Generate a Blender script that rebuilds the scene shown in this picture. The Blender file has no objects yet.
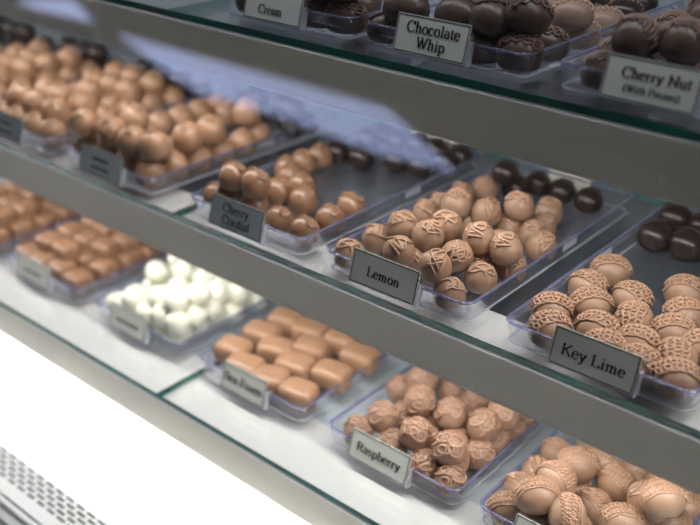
import bpy, bmesh, math, random
from mathutils import Vector, Matrix
scene = bpy.context.scene
COL = scene.collection

# ------------------------------------------------------------------ camera, world, light, exposure
cam_data = bpy.data.cameras.new('camera')
cam = bpy.data.objects.new('camera', cam_data); COL.objects.link(cam)
_r = Vector((0.76519, 0.64358, 0.01726)); _u = Vector((-0.30311, 0.33646, 0.89158)); _f = Vector((-0.56799, 0.68746, -0.45253))
cam.matrix_world = Matrix.Translation((0.3234, -0.5219, 0.1741)) @ Matrix((_r, _u, -_f)).transposed().to_4x4()
cam_data.sensor_width = 36; cam_data.lens = 948.5 / 700 * 36
cam_data.clip_start = 0.01
cam_data.dof.use_dof = True; cam_data.dof.focus_distance = 0.685; cam_data.dof.aperture_fstop = 3.9
scene.camera = cam
world = bpy.data.worlds.new('shop'); scene.world = world; world.use_nodes = True
world.node_tree.nodes['Background'].inputs[0].default_value = (0.95, 0.97, 1.0, 1)
world.node_tree.nodes['Background'].inputs[1].default_value = 0.02
def area(name, loc, rot, sx, sy, power, color, parent=None):
    l = bpy.data.lights.new(name, 'AREA'); l.shape = 'RECTANGLE'; l.size = sx; l.size_y = sy; l.energy = power; l.color = color
    o = bpy.data.objects.new(name, l); COL.objects.link(o); o.location = loc; o.rotation_euler = rot
    if parent: o.parent = parent
    return o
area('shop_ceiling_lamp', (0.1, -1.3, 1.9), (math.radians(-30), 0, 0), 1.2, 0.6, 1.0, (1.0, 0.97, 0.93))
vs = scene.view_settings
scene.display_settings.display_device = 'sRGB'
vs.view_transform = 'Standard'; vs.look = 'None'; vs.gamma = 1; vs.use_curve_mapping = False; vs.exposure = 0.0
scene.cycles.transparent_max_bounces = 24
LED_TOP, LED_MID, LED_LOW, TOP_FILL = 2.6, 2.7, 18.0, 3.4   # watts of the strips under the three rails and of the added top fill
area('top_shelf_fill', (-.5, .02, .30), (math.radians(22), 0, 0), 2.0, .05, TOP_FILL, (.93, .96, 1.0))  # unseen lamp added over the top shelf to brighten it

# ------------------------------------------------------------------ shelf dimensions (metres)
SZ = [0.0, -0.1755, -0.3445]; SY = [0.0, -0.0215, -0.0651]; OFF = [0.0181, 0.0069, 0.0503]
TW, TD, TH = 0.140, 0.278, 0.018
XL, XR = -1.70, 0.50
BACK = 0.315

# ------------------------------------------------------------------ helpers
def link(name, me, mats, parent=None):
    o = bpy.data.objects.new(name, me); COL.objects.link(o)
    for m in (mats if isinstance(mats, (list, tuple)) else [mats]): me.materials.append(m)
    if parent: o.parent = parent
    return o
def tag(o, label=None, cat=None, group=None, kind=None):
    if label: o['label'] = label
    if cat: o['category'] = cat
    if group: o['group'] = group
    if kind: o['kind'] = kind
    return o
def empty(name, loc):
    o = bpy.data.objects.new(name, None); COL.objects.link(o); o.location = loc; o.empty_display_size = .01; return o
def mesh(name, V, F, smooth=False, mi=None):
    me = bpy.data.meshes.new(name); me.from_pydata([tuple(v) for v in V], [], F); me.update()
    if mi: me.polygons.foreach_set('material_index', mi)
    if smooth: me.polygons.foreach_set('use_smooth', [True] * len(me.polygons))
    return me
def bx(a, b, bevel=0, name='box'):
    bm = bmesh.new(); bmesh.ops.create_cube(bm, size=1)
    for v in bm.verts: v.co = Vector([(a[i] + b[i]) / 2 + v.co[i] * (b[i] - a[i]) for i in range(3)])
    if bevel: bmesh.ops.bevel(bm, geom=bm.edges[:], offset=bevel, segments=2, affect='EDGES', profile=.5)
    me = bpy.data.meshes.new(name); bm.to_mesh(me); bm.free(); return me
def tube(pts, nrm, r, V, F, n=6, flat=.8):
    """append a tube along pts (surface normals nrm) to V, F"""
    b0 = len(V); m = len(pts)
    for i in range(m):
        t = (pts[min(i + 1, m - 1)] - pts[max(i - 1, 0)]).normalized()
        nn = nrm[i]; s = t.cross(nn).normalized(); nn = s.cross(t)
        rr = r * (min(1, .35 + i * .35, .35 + (m - 1 - i) * .35))
        for k in range(n):
            a = 2 * math.pi * k / n; V.append(pts[i] + s * math.cos(a) * rr + nn * math.sin(a) * rr * flat)
    for i in range(m - 1):
        for k in range(n):
            k2 = (k + 1) % n; F.append((b0 + i * n + k, b0 + i * n + k2, b0 + (i + 1) * n + k2, b0 + (i + 1) * n + k))
    F.append(tuple(b0 + k for k in range(n))[::-1]); F.append(tuple(b0 + (m - 1) * n + k for k in range(n)))

# ------------------------------------------------------------------ materials
def mat(name, base, rough=.5, metal=0, noise=0, nscale=300, bump=0, bscale=500, spec=.5, sss=0, coat=0):
    m = bpy.data.materials.new(name); m.use_nodes = True; nt = m.node_tree; p = nt.nodes['Principled BSDF']
    p.inputs['Base Color'].default_value = (*base, 1); p.inputs['Roughness'].default_value = rough; p.inputs['Metallic'].default_value = metal
    p.inputs['Specular IOR Level'].default_value = spec; p.inputs['Coat Weight'].default_value = coat
    tc = nt.nodes.new('ShaderNodeTexCoord')
    if noise:
        n = nt.nodes.new('ShaderNodeTexNoise'); n.inputs['Scale'].default_value = nscale; n.inputs['Detail'].default_value = 4
        nt.links.new(tc.outputs['Object'], n.inputs['Vector'])
        mx = nt.nodes.new('ShaderNodeMix'); mx.data_type = 'RGBA'
        mx.inputs[6].default_value = (*[c * (1 - noise) for c in base], 1); mx.inputs[7].default_value = (*[min(1, c * (1 + noise)) for c in base], 1)
        nt.links.new(n.outputs['Fac'], mx.inputs[0]); nt.links.new(mx.outputs[2], p.inputs['Base Color'])
    if bump:
        n = nt.nodes.new('ShaderNodeTexNoise'); n.inputs['Scale'].default_value = bscale; n.inputs['Detail'].default_value = 3
        nt.links.new(tc.outputs['Object'], n.inputs['Vector'])
        b = nt.nodes.new('ShaderNodeBump'); b.inputs['Strength'].default_value = bump; b.inputs['Distance'].default_value = .0005
        nt.links.new(n.outputs['Fac'], b.inputs['Height']); nt.links.new(b.outputs['Normal'], p.inputs['Normal'])
    return m
def clear(name, tint, diff=(.8, .8, .9), dfac=.06, rough=.03, gain=1.0, ior=1.49):
    """thin clear plastic or glass: see-through, fresnel gloss, a little haze"""
    m = bpy.data.materials.new(name); m.use_nodes = True; nt = m.node_tree; nt.nodes.clear()
    out = nt.nodes.new('ShaderNodeOutputMaterial'); tr = nt.nodes.new('ShaderNodeBsdfTransparent'); tr.inputs[0].default_value = (*tint, 1)
    df = nt.nodes.new('ShaderNodeBsdfDiffuse'); df.inputs[0].default_value = (*diff, 1)
    gl = nt.nodes.new('ShaderNodeBsdfGlossy'); gl.inputs['Roughness'].default_value = rough; gl.inputs[0].default_value = (.95, .95, 1, 1)
    fr = nt.nodes.new('ShaderNodeFresnel'); fr.inputs[0].default_value = ior
    mu = nt.nodes.new('ShaderNodeMath'); mu.operation = 'MULTIPLY'; mu.inputs[1].default_value = gain; mu.use_clamp = True
    m1 = nt.nodes.new('ShaderNodeMixShader'); m1.inputs[0].default_value = dfac; m2 = nt.nodes.new('ShaderNodeMixShader')
    L = nt.links.new
    ge = nt.nodes.new('ShaderNodeNewGeometry'); bf = nt.nodes.new('ShaderNodeMath'); bf.operation = 'MULTIPLY_ADD'   # same index seen from either side
    bf.inputs[1].default_value = 1 / ior - ior; bf.inputs[2].default_value = ior; L(ge.outputs['Backfacing'], bf.inputs[0]); L(bf.outputs[0], fr.inputs[0])
    L(tr.outputs[0], m1.inputs[1]); L(df.outputs[0], m1.inputs[2]); L(fr.outputs[0], mu.inputs[0]); L(mu.outputs[0], m2.inputs[0])
    L(m1.outputs[0], m2.inputs[1]); L(gl.outputs[0], m2.inputs[2]); L(m2.outputs[0], out.inputs[0])
    return m
def emit(name, col, s):
    m = bpy.data.materials.new(name); m.use_nodes = True; nt = m.node_tree; nt.nodes.clear()
    out = nt.nodes.new('ShaderNodeOutputMaterial'); e = nt.nodes.new('ShaderNodeEmission'); e.inputs[0].default_value = (*col, 1); e.inputs[1].default_value = s
    nt.links.new(e.outputs[0], out.inputs[0]); return m
M = dict(
    milk=mat('milk_chocolate', (.345, .210, .140), .40, noise=.10, nscale=160, bump=.25, bscale=700),
    milk_icing=mat('milk_chocolate_icing', (.44, .262, .172), .38, bump=.15),
    pinkmilk=mat('pale_milk_chocolate', (.335, .200, .136), .45, noise=.08, nscale=160, bump=.25, bscale=700),
    pink_icing=mat('pale_milk_icing', (.40, .235, .158), .42, bump=.15),
    amber=mat('amber_milk_chocolate', (.27, .145, .085), .28, noise=.12, nscale=120, bump=.15, coat=.15),
    plainmilk=mat('plain_milk_chocolate', (.38, .215, .13), .34, noise=.12, nscale=120, bump=.15),
    dark=mat('dark_chocolate', (.030, .018, .016), .30, noise=.15, bump=.3, bscale=250, coat=.1),
    deep=mat('deep_brown_chocolate', (.10, .058, .044), .36, noise=.12, nscale=150, bump=.25),
    deep_icing=mat('deep_brown_icing', (.20, .115, .09), .30, bump=.15),
    tan=mat('tan_chocolate', (.30, .19, .14), .42, noise=.1, bump=.2),
    tan_icing=mat('tan_icing', (.50, .32, .24), .4),
    white=mat('white_chocolate', (.80, .80, .68), .42, noise=.04, bump=.2),
    rail=mat('painted_steel', (.52, .495, .43), .45, metal=.15, noise=.02, nscale=60),
    chrome=mat('chrome', (.62, .64, .65), .32, metal=1),
    sheet=mat('white_steel', (.74, .74, .735), .35, noise=.03, nscale=40),
    steel=mat('brushed_steel', (.42, .44, .45), .28, metal=.8, noise=.12, nscale=30),
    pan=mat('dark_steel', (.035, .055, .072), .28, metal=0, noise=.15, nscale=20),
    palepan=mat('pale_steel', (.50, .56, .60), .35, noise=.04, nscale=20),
    deck=mat('white_enamel', (.86, .87, .88), .35, noise=.02),
    black=mat('black_void', (.03, .032, .035), .7), ink=mat('black_ink', (.012, .012, .014), .6),
    card=mat('ivory_card', (.82, .83, .76), .45, noise=.03, nscale=80), blue_card=mat('grey_card', (.50, .56, .58), .4, noise=.03, nscale=80),
    cream_card=mat('cream_card', (.80, .76, .62), .6),
    wall=mat('grey_wall', (.30, .32, .33), .5, noise=.05, nscale=20), gasket=mat('grey_gasket', (.10, .10, .14), .5),
    acrylic=clear('clear_acrylic', (.955, .96, .975), dfac=.025), rim=clear('acrylic_rim', (.70, .72, .90), diff=(.30, .31, .46), dfac=.28, gain=1.5),
    foot=clear('whitened_acrylic', (.85, .87, .92), diff=(.85, .87, .9), dfac=.42, gain=1.8),  # white haze stands for refracted light on tray feet; ribs, clip ends share it
    glass=clear('shelf_glass', (.985, .99, .989), dfac=.0, rough=.015, gain=1.0, ior=1.5),
    glass_edge=mat('glass_edge', (.005, .14, .12), .10, spec=.6), pane=clear('front_pane', (.985, .99, .99), dfac=.0, rough=.0, ior=1.52),
    lamp=emit('led_diffuser', (1, .98, .94), 6), daylight=emit('daylight', (.50, .60, .96), 4.2),
)

# ------------------------------------------------------------------ the setting
def structure(name, me, m): return tag(link(name, me, m), kind='structure')
structure('wall_back', bx((XL, BACK, -.50), (XR, BACK + .02, .26)), M['wall'])
structure('wall_left', bx((XL - .02, -.14, -.50), (XL, BACK + .02, .26)), M['wall'])
structure('floor', bx((XL, -.128, -.475), (XR, BACK, -.46), .002), M['deck'])
def reflected_window(name, pts, z0=None):
    y = -2.5; n = len(pts)
    V = [(x, y, z) for x, z in pts] + [(x, y - .02, z) for x, z in pts]
    F = [tuple(range(n)), tuple(range(2 * n - 1, n - 1, -1))] + [(i, i + n, (i + 1) % n + n, (i + 1) % n) for i in range(n)]
    return structure(name, mesh(name, V, F), M['daylight'])
reflected_window('window_1', [(-3.47, .50), (-1.81, .49), (-1.43, .33), (-1.81, .318), (-2.27, .345), (-2.79, .34), (-3.0, .38)][::-1])
reflected_window('window_2', [(-4.38, .53), (-3.91, .61), (-3.68, .53), (-4.12, .52)][::-1])

# ------------------------------------------------------------------ glass shelves on their rails
def seam_glass(x0, x1, s, label):
    y0, y1, z1, z0 = SY[s], BACK - .004, SZ[s], SZ[s] - .0058
    V = [(x, y, z) for z in (z0, z1) for y in (y0, y1) for x in (x0, x1)]
    F = [(4, 5, 7, 6), (0, 2, 3, 1), (0, 1, 5, 4), (2, 6, 7, 3), (0, 4, 6, 2), (1, 3, 7, 5)]
    tag(link('glass_shelf', mesh('glass_shelf', V, F, mi=[0, 0, 1, 1, 1, 1]), [M['glass'], M['glass_edge']]), label, 'shelf', None)
SEAM = [-.312, -.2975, -.2871]
WORD = ['top', 'middle', 'bottom']
for s in range(3):
    seam_glass(XL + .002, SEAM[s] - .0008, s, f'clear {WORD[s]} glass shelf with green edge, the pane left of the seam')
    seam_glass(SEAM[s] + .0008, XR - .002, s, f'clear {WORD[s]} glass shelf with green edge, the pane right of the seam')
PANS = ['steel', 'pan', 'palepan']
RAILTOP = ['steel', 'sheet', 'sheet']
LED = [LED_TOP, LED_MID, LED_LOW]
def rail(s):
    y, z = SY[s], SZ[s] - .006
    t = tag(empty('shelf_rail', (0, y, z)), ['dark olive grey front rail carrying the topmost glass shelf', 'grey front rail under the middle glass shelf holding the lemon tray',
             'pale grey front rail under the bottom glass shelf beside the white deck'][s], 'rail', 'metal rails under the glass shelves')
    link('fascia', bx((XL + .002, .0005, -.0392), (XR - .002, .0022, -.0012), .0004), M['rail'], t)
    link('lip', bx((XL + .002, -.0012, -.0016), (XR - .002, .0022, -.0001), .0005), M['chrome'], t)
    link('bottom_edge', bx((XL + .002, .0003, -.0400), (XR - .002, .0070, -.0390), .0003), M['sheet'], t)
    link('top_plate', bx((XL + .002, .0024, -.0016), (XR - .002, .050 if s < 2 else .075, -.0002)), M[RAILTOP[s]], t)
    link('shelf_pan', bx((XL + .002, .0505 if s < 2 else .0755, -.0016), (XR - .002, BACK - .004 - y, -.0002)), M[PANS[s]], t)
    link('lamp_tube', bx((XL + .05, .009, -.0125), (XR - .002, .021, -.0045), .001), M['lamp'], t)
    area('strip_lamp', ((XL + XR) / 2, .022, -.022), (math.radians([16, 4, 12][s]), 0, 0), XR - XL - .1, .014, LED[s], (1, .965, .91), t)
for s in range(3): rail(s)

# perforated air grille in front of the white deck
def grille():
    t = tag(empty('air_grille', (0, -.148, -.46)), 'white perforated air grille with staggered slots at the front of the deck', 'grille')
    rows, pitch, slot, hx, gx = 5, .0056, .0032, .013, .0038
    y0 = -.163; V = []; F = []
    def q(xa, xb, ya, yb):
        b = len(V); V.extend([(xa, ya, 0), (xb, ya, 0), (xb, yb, 0), (xa, yb, 0)]); F.append((b, b + 1, b + 2, b + 3))
    q(XL, XR, y0 - .012, y0)
    for r in range(rows):
        ya = y0 + r * pitch; q(XL, XR, ya, ya + pitch - slot)
        x = XL + (r % 2) * (hx + gx) / 2
        while x < XR: q(x, x + gx, ya + pitch - slot, ya + pitch); x += hx + gx
    q(XL, XR, y0 + rows * pitch, -.1285)
    me = mesh('plate', [(x, y + .148, z) for x, y, z in V], F)
    o = link('plate', me, M['deck'], t); sm = o.modifiers.new('thick', 'SOLIDIFY'); sm.thickness = .0012
    link('duct', bx((XL, -.026, -.030), (XR, .019, -.012)), M['black'], t)
grille()
ch = tag(empty('glass_channel', (0, -.185, -.46)), 'dark gasket channel holding the foot of the front glass', 'channel')
link('gasket', bx((XL, -.0010, -.012), (XR, .0022, .0022), .0005), M['gasket'], ch)
link('base', bx((XL, -.0105, -.030), (XR, .0085, -.0008), .0008), M['deck'], ch)
link('kick_plate', bx((XL, -.075, -.030), (XR, -.0110, -.0040), .0008), M['rail'], ch)
def front_glass():
    k = .3; L = .72; c = 1 / math.hypot(1, k); d = Vector((0, k * c, c)); n = Vector((0, -c, k * c))
    b = Vector((0, -.19, -.46)) + d * .004; V = []
    for w in (0, .004):
        for x in (XL, XR):
            for l in (0, L): V.append(b + Vector((x, 0, 0)) + d * l - n * w)
    F = [(0, 1, 3, 2), (4, 6, 7, 5), (0, 4, 5, 1), (2, 3, 7, 6), (0, 2, 6, 4), (1, 5, 7, 3)]
    tag(link('front_glass', mesh('front_glass', V, F), M['pane']), 'clear sloping front glass of the display case reflecting blue daylight', 'glass')
front_glass()

# ------------------------------------------------------------------ lettering: pen strokes with thick stems and thin bars
def arc(cx, cy, rx, ry, a0, a1, n=14):
    return [(cx + rx * math.cos(math.radians(a0 + (a1 - a0) * i / n)), cy + ry * math.sin(math.radians(a0 + (a1 - a0) * i / n))) for i in range(n + 1)]
def S(*p): return list(p)
G = {
 'L': (.58, [S((.13, 0), (.13, .66)), S((.03, .01), (.5, .01)), S((.49, 0), (.54, .17)), S((.03, .65), (.24, .65))]),
 'K': (.68, [S((.13, 0), (.13, .66)), S((.03, .01), (.24, .01)), S((.03, .65), (.24, .65)), S((.15, .27), (.55, .65)), S((.28, .38), (.56, .01)), S((.46, .65), (.64, .65)), S((.48, .01), (.68, .01))]),
 'C': (.66, [arc(.36, .33, .29, .335, 40, 322, 24), S((.585, .66), (.585, .46))]),
 'R': (.66, [S((.13, 0), (.13, .66)), S((.03, .01), (.24, .01)), S((.03, .65), (.32, .65)), arc(.30, .485, .2, .165, 90, -90), S((.13, .32), (.32, .32)), S((.32, .32), (.54, .01)), S((.48, .01), (.66, .01))]),
 'W': (.90, [S((.1, .65), (.28, .02)), S((.28, .02), (.46, .6)), S((.43, .65), (.62, .02)), S((.62, .02), (.81, .65)), S((.01, .65), (.2, .65)), S((.34, .65), (.53, .65)), S((.72, .65), (.9, .65))]),
 'N': (.74, [S((.14, .01), (.14, .64)), S((.12, .64), (.6, .02)), S((.6, .02), (.6, .65)), S((.03, .65), (.16, .65)), S((.03, .01), (.25, .01)), S((.49, .65), (.71, .65))]),
 'P': (.56, [S((.13, 0), (.13, .66)), S((.03, .01), (.24, .01)), S((.03, .65), (.32, .65)), arc(.30, .475, .2, .175, 90, -90), S((.13, .30), (.32, .30))]),
 'S': (.52, [arc(.25, .49, .16, .165, 40, 240, 14) + arc(.26, .17, .18, .165, 70, -150, 16), S((.40, .65), (.40, .49)), S((.06, .17), (.06, .02))]),
 'F': (.56, [S((.13, 0), (.13, .66)), S((.03, .01), (.26, .01)), S((.03, .65), (.5, .65)), S((.49, .66), (.52, .5)), S((.13, .34), (.38, .34)), S((.38, .42), (.38, .26))]),
 'e': (.43, [S((.06, .25), (.36, .25)), arc(.215, .22, .165, .22, 8, 318, 20)]),
 'o': (.48, [arc(.24, .22, .18, .22, 0, 360, 24)]),
 'c': (.42, [arc(.22, .22, .17, .22, 38, 318, 20), S((.35, .36), (.32, .34))]),
 'm': (.78, [S((.13, 0), (.13, .42)), S((.03, .41), (.13, .42)), arc(.25, .28, .12, .15, 160, 0, 8) + [(.37, 0)], arc(.49, .28, .12, .15, 160, 0, 8) + [(.61, 0)], S((.04, .01), (.22, .01)), S((.29, .01), (.46, .01)), S((.53, .01), (.71, .01))]),
 'n': (.52, [S((.13, 0), (.13, .42)), S((.03, .41), (.13, .42)), arc(.26, .28, .13, .15, 160, 0, 8) + [(.39, 0)], S((.04, .01), (.22, .01)), S((.3, .01), (.48, .01))]),
 'u': (.52, [S((.12, .43), (.12, .14)) + arc(.25, .14, .13, .13, 180, 340, 8), S((.39, .43), (.39, .02)), S((.39, .01), (.48, .02)), S((.03, .43), (.13, .43)), S((.3, .43), (.4, .43))]),
 'y': (.50, [S((.09, .43), (.25, .03)), S((.41, .43), (.19, -.14), (.08, -.19)), S((.02, .43), (.18, .43)), S((.32, .43), (.48, .43))]),
 'i': (.28, [S((.14, 0), (.14, .42)), S((.04, .41), (.14, .42)), S((.04, .01), (.24, .01)), S((.14, .56), (.14, .63))]),
 'l': (.28, [S((.14, 0), (.14, .67)), S((.04, .66), (.14, .67)), S((.04, .01), (.24, .01))]),
 't': (.30, [S((.13, .56), (.13, .08), (.18, .01), (.27, .04)), S((.02, .43), (.26, .43))]),
 'h': (.52, [S((.13, 0), (.13, .67)), S((.03, .66), (.13, .67)), arc(.26, .28, .13, .15, 160, 0, 8) + [(.39, 0)], S((.04, .01), (.22, .01)), S((.3, .01), (.48, .01))]),
 'r': (.36, [S((.13, 0), (.13, .42)), S((.03, .41), (.13, .42)), S((.13, .31), (.22, .41), (.32, .38)), S((.04, .01), (.24, .01))]),
 'd': (.50, [arc(.22, .21, .16, .21, 40, 320, 18), S((.38, .02), (.38, .67)), S((.29, .66), (.38, .67)), S((.38, .01), (.47, .03))]),
 'b': (.50, [arc(.27, .21, .16, .21, 140, -140, 18), S((.12, .02), (.12, .67)), S((.03, .66), (.12, .67))]),
 'p': (.50, [arc(.27, .21, .16, .21, 140, -140, 18), S((.12, -.19), (.12, .42)), S((.03, .41), (.12, .42)), S((.03, -.19), (.22, -.19))]),
 'a': (.44, [arc(.2, .31, .13, .12, 150, 0, 8) + [(.33, .05), (.42, .03)], arc(.2, .13, .13, .12, 80, 330, 10)]),
 's': (.38, [arc(.19, .325, .11, .1, 40, 240, 10) + arc(.19, .11, .125, .1, 70, -150, 12)]),
 '(': (.30, [arc(.36, .25, .26, .45, 125, 235, 12)]), ')': (.30, [arc(-.06, .25, .26, .45, 55, -55, 12)]), ' ': (.26, []),
}
def lettering(lines, card_w):
    """lines: (text, em height, x centre, baseline z); flat print in the x-z plane"""
    V = []; F = []
    for text, h, xc, zb in lines:
        w = sum(G[c][0] for c in text) * h; x0 = xc - w / 2
        for c in text:
            adv, strokes = G[c]
            for st in strokes:
                P = [Vector((x0 + p[0] * h, 0, zb + p[1] * h)) for p in st]; n = len(P)
                for i in range(n - 1):
                    d = P[i + 1] - P[i]
                    if d.length < 1e-9: continue
                    d.normalize(); wd = h * (.026 + .040 * abs(d.z) ** 1.2)
                    s = Vector((-d.z, 0, d.x)) * wd; e = d * h * .010; b = len(V)
                    V += [P[i] - e - s, P[i] - e + s, P[i + 1] + e + s, P[i + 1] + e - s]; F.append((b, b + 1, b + 2, b + 3))
            x0 += adv * h
    return V, F
def name_tag(shelf, tx, x, w, label, lines, card='card', tilt=-15, h=.0265, scribble=None):
    yf = SY[shelf] + OFF[shelf]
    t = tag(empty('name_tag', (x + w / 2, yf - .0062, SZ[shelf] + .0045)), label, 'label', 'flavour labels clipped to the tray fronts')
    t.rotation_euler = (math.radians(tilt), 0, 0)
    W = w / 2
    cd = link('card', bx((-W, -.0003, 0), (W, .0003, h)), M[card], t)
    # black border line
    V = []; F = []
    b_ = .0007; i_ = .0006
    for (xa, xb, za, zb) in ((-W + i_, W - i_, i_, i_ + b_), (-W + i_, W - i_, h - i_ - b_, h - i_), (-W + i_, -W + i_ + b_, i_, h - i_), (W - i_ - b_, W - i_, i_, h - i_)):
        b = len(V); V += [(xa, -.0005, za), (xb, -.0005, za), (xb, -.0005, zb), (xa, -.0005, zb)]; F.append((b, b + 1, b + 2, b + 3))
    link('border', mesh('border', V, F), M['ink'], cd)
    if lines:
        V, F = lettering(lines, w); V = [(v[0], -.0006, v[2]) for v in V]
        link('lettering', mesh('lettering', V, F), M['ink'], cd)
    if scribble:
        V = []; F = []
        for xa, xb, z in scribble:
            b = len(V); V += [(xa, -.0006, z), (xb, -.0006, z), (xb, -.0006, z + .0022), (xa, -.0006, z + .0022)]; F.append((b, b + 1, b + 2, b + 3))
        link('lettering', mesh('lettering', V, F), M['ink'], cd)
    # clear clip: front sheet behind the card, fold over the rim, short tongue inside
    V = []; prof = [(.0006, -.001), (.0006, h + .0006), (.0012, h + .0006), (.0014, TH - .001), (.0062, TH - .0035), (.0062, TH - .0042), (.0012, TH - .002), (.0012, -.001)]
    n = len(prof)
    for sx in (-W - .0012, W + .0022): V += [(sx, a, b) for a, b in prof]
    F = [(i, (i + 1) % n, (i + 1) % n + n, i + n) for i in range(n)] + [tuple(range(n))[::-1], tuple(range(n, 2 * n))]
    link('clip', mesh('clip', V, F), M['acrylic'], t)
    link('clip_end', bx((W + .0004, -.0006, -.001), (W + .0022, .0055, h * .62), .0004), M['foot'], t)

# ------------------------------------------------------------------ acrylic trays
def rrect(x0, y0, x1, y1, r, n=5):
    P = []
    for cx, cy, a in ((x1 - r, y1 - r, 0), (x0 + r, y1 - r, 90), (x0 + r, y0 + r, 180), (x1 - r, y0 + r, 270)):
        for i in range(n + 1):
            t = math.radians(a + 90 * i / n); P.append((cx + r * math.cos(t), cy + r * math.sin(t)))
    return P
def loft(rings, close_first=False, close_last=False, loop=False):
    V = []; F = []; m = len(rings[0])
    for R in rings: V += R
    k = len(rings)
    for i in range(k if loop else k - 1):
        a, b = i * m, ((i + 1) % k) * m
        for j in range(m): F.append((a + j, a + (j + 1) % m, b + (j + 1) % m, b + j))
    if close_first: F.append(tuple(range(m))[::-1])
    if close_last: F.append(tuple(range((k - 1) * m, k * m)))
    return V, F
def ring(inset, z, r): return [(x, y, z) for x, y in rrect(inset, inset, TW - inset, TD - inset, r)]
def make_tray():
    t = empty('acrylic_tray', (0, 0, 0))
    V, F = loft([ring(.0046, .0002, .007), ring(.0034, .0012, .008), ring(.0012, TH - .0016, .009), ring(.0030, TH - .0016, .0075), ring(.0052, .0030, .006), ring(.0064, .0020, .005)], True, True)
    me = mesh('basin', V, F, smooth=True)
    o = link('basin', me, M['acrylic'], t)
    V, F = loft([ring(.0006, TH - .0018, .0095), ring(.0002, TH - .0010, .0095), ring(.0006, TH - .0001, .0095), ring(.0016, TH + .0002, .009), ring(.0030, TH - .0002, .0078), ring(.0034, TH - .0018, .0075)], loop=True)
    link('rim', mesh('rim', V, F, smooth=True), M['rim'], t)
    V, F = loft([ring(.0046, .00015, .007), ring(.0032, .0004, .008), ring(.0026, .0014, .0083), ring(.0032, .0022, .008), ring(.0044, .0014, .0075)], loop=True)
    link('refraction_bead', mesh('refraction_bead', V, F, smooth=True), M['foot'], t)  # whitish bead added as the bright outline refraction gives the bottom edge
    # little stacking ribs on the side walls near the back
    for side in (0, 1):
        V = []; F = []
        for k in range(6):
            yy = TD * .52 + k * .004; xx = .0022 if side == 0 else TW - .0034
            b = len(V); V += [(xx + a * .0012, yy + c * .0014, .008 + e * .008) for e in (0, 1) for c in (0, 1) for a in (0, 1)]
            F += [tuple(b + q for q in f) for f in ((0, 2, 3, 1), (4, 5, 7, 6), (0, 1, 5, 4), (2, 6, 7, 3), (0, 4, 6, 2), (1, 3, 7, 5))]
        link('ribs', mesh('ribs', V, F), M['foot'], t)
    return t
TRAY0 = make_tray(); _tray_used = []
def copy_tree(src):
    c = src.copy(); COL.objects.link(c)
    for ch_ in [o for o in src.children]:
        d = ch_.copy(); COL.objects.link(d); d.parent = c
    return c
def tray(s, x, label):
    t = TRAY0 if not _tray_used else copy_tree(TRAY0); _tray_used.append(t)
    t.location = (x, SY[s] + OFF[s], SZ[s] + .0001)
    tag(t, label, 'tray', 'clear acrylic trays on the glass shelves'); return t

# ------------------------------------------------------------------ chocolates
def dome_point(d, R, sx=1, sy=1, hz=1, flat=.86, sq=3.0):
    """point of the chocolate surface in direction d"""
    if d.z >= 0: return Vector((d.x * R * sx, d.y * R * sy, d.z * R * hz))
    rr = math.hypot(d.x, d.y); zz = -d.z / flat
    k = 1 / max(1e-6, (rr ** sq + zz ** sq) ** (1 / sq)); return Vector((d.x * R * sx * k, d.y * R * sy * k, d.z * R * k))
def body_mesh(kind, R, seed, sx=1, sy=1, hz=1, lump=.02, flat=.86, sq=3.0, nu=36, nv=20, foot=0):
    rnd = random.Random(seed); ph = [rnd.uniform(0, 6.28) for _ in range(6)]
    V = []; F = []
    for i in range(1, nv):
        th = math.pi * i / nv
        for j in range(nu):
            a = 2 * math.pi * j / nu; d = Vector((math.sin(th) * math.cos(a), math.sin(th) * math.sin(a), math.cos(th)))
            p = dome_point(d, R, sx, sy, hz, flat, sq)
            k = 1 + lump * (math.sin(2 * a + ph[0]) * math.sin(th) + .7 * math.sin(3 * a + ph[1] + 2 * th) * math.sin(th) + .6 * math.sin(4 * th + ph[2] + a) * math.sin(th))
            if foot and th > 2.0: k *= 1 + foot * math.exp(-((th - 2.35) / .16) ** 2) * (1 + .5 * math.sin(3 * a + ph[3]))
            p = Vector((p.x * k, p.y * k, p.z * (1 + (k - 1) * .5) if p.z > 0 else p.z)); V.append(p)
    top, bot = len(V), len(V) + 1
    V += [dome_point(Vector((0, 0, 1)), R, sx, sy, hz), Vector((0, 0, -R * flat))]
    for i in range(nv - 2):
        for j in range(nu):
            F.append((i * nu + j, (i + 1) * nu + j, (i + 1) * nu + (j + 1) % nu, i * nu + (j + 1) % nu))
    for j in range(nu): F.append((top, j, (j + 1) % nu)); F.append((bot, (nv - 2) * nu + (j + 1) % nu, (nv - 2) * nu + j))
    me = mesh(kind, V, F, smooth=True); return me
def chaikin(P, n=2):
    for _ in range(n):
        Q = [P[0]]
        for a, b in zip(P, P[1:]): Q.append((a[0] * .75 + b[0] * .25, a[1] * .75 + b[1] * .25)); Q.append((a[0] * .25 + b[0] * .75, a[1] * .25 + b[1] * .75))
        Q.append(P[-1]); P = Q
    return P
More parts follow.
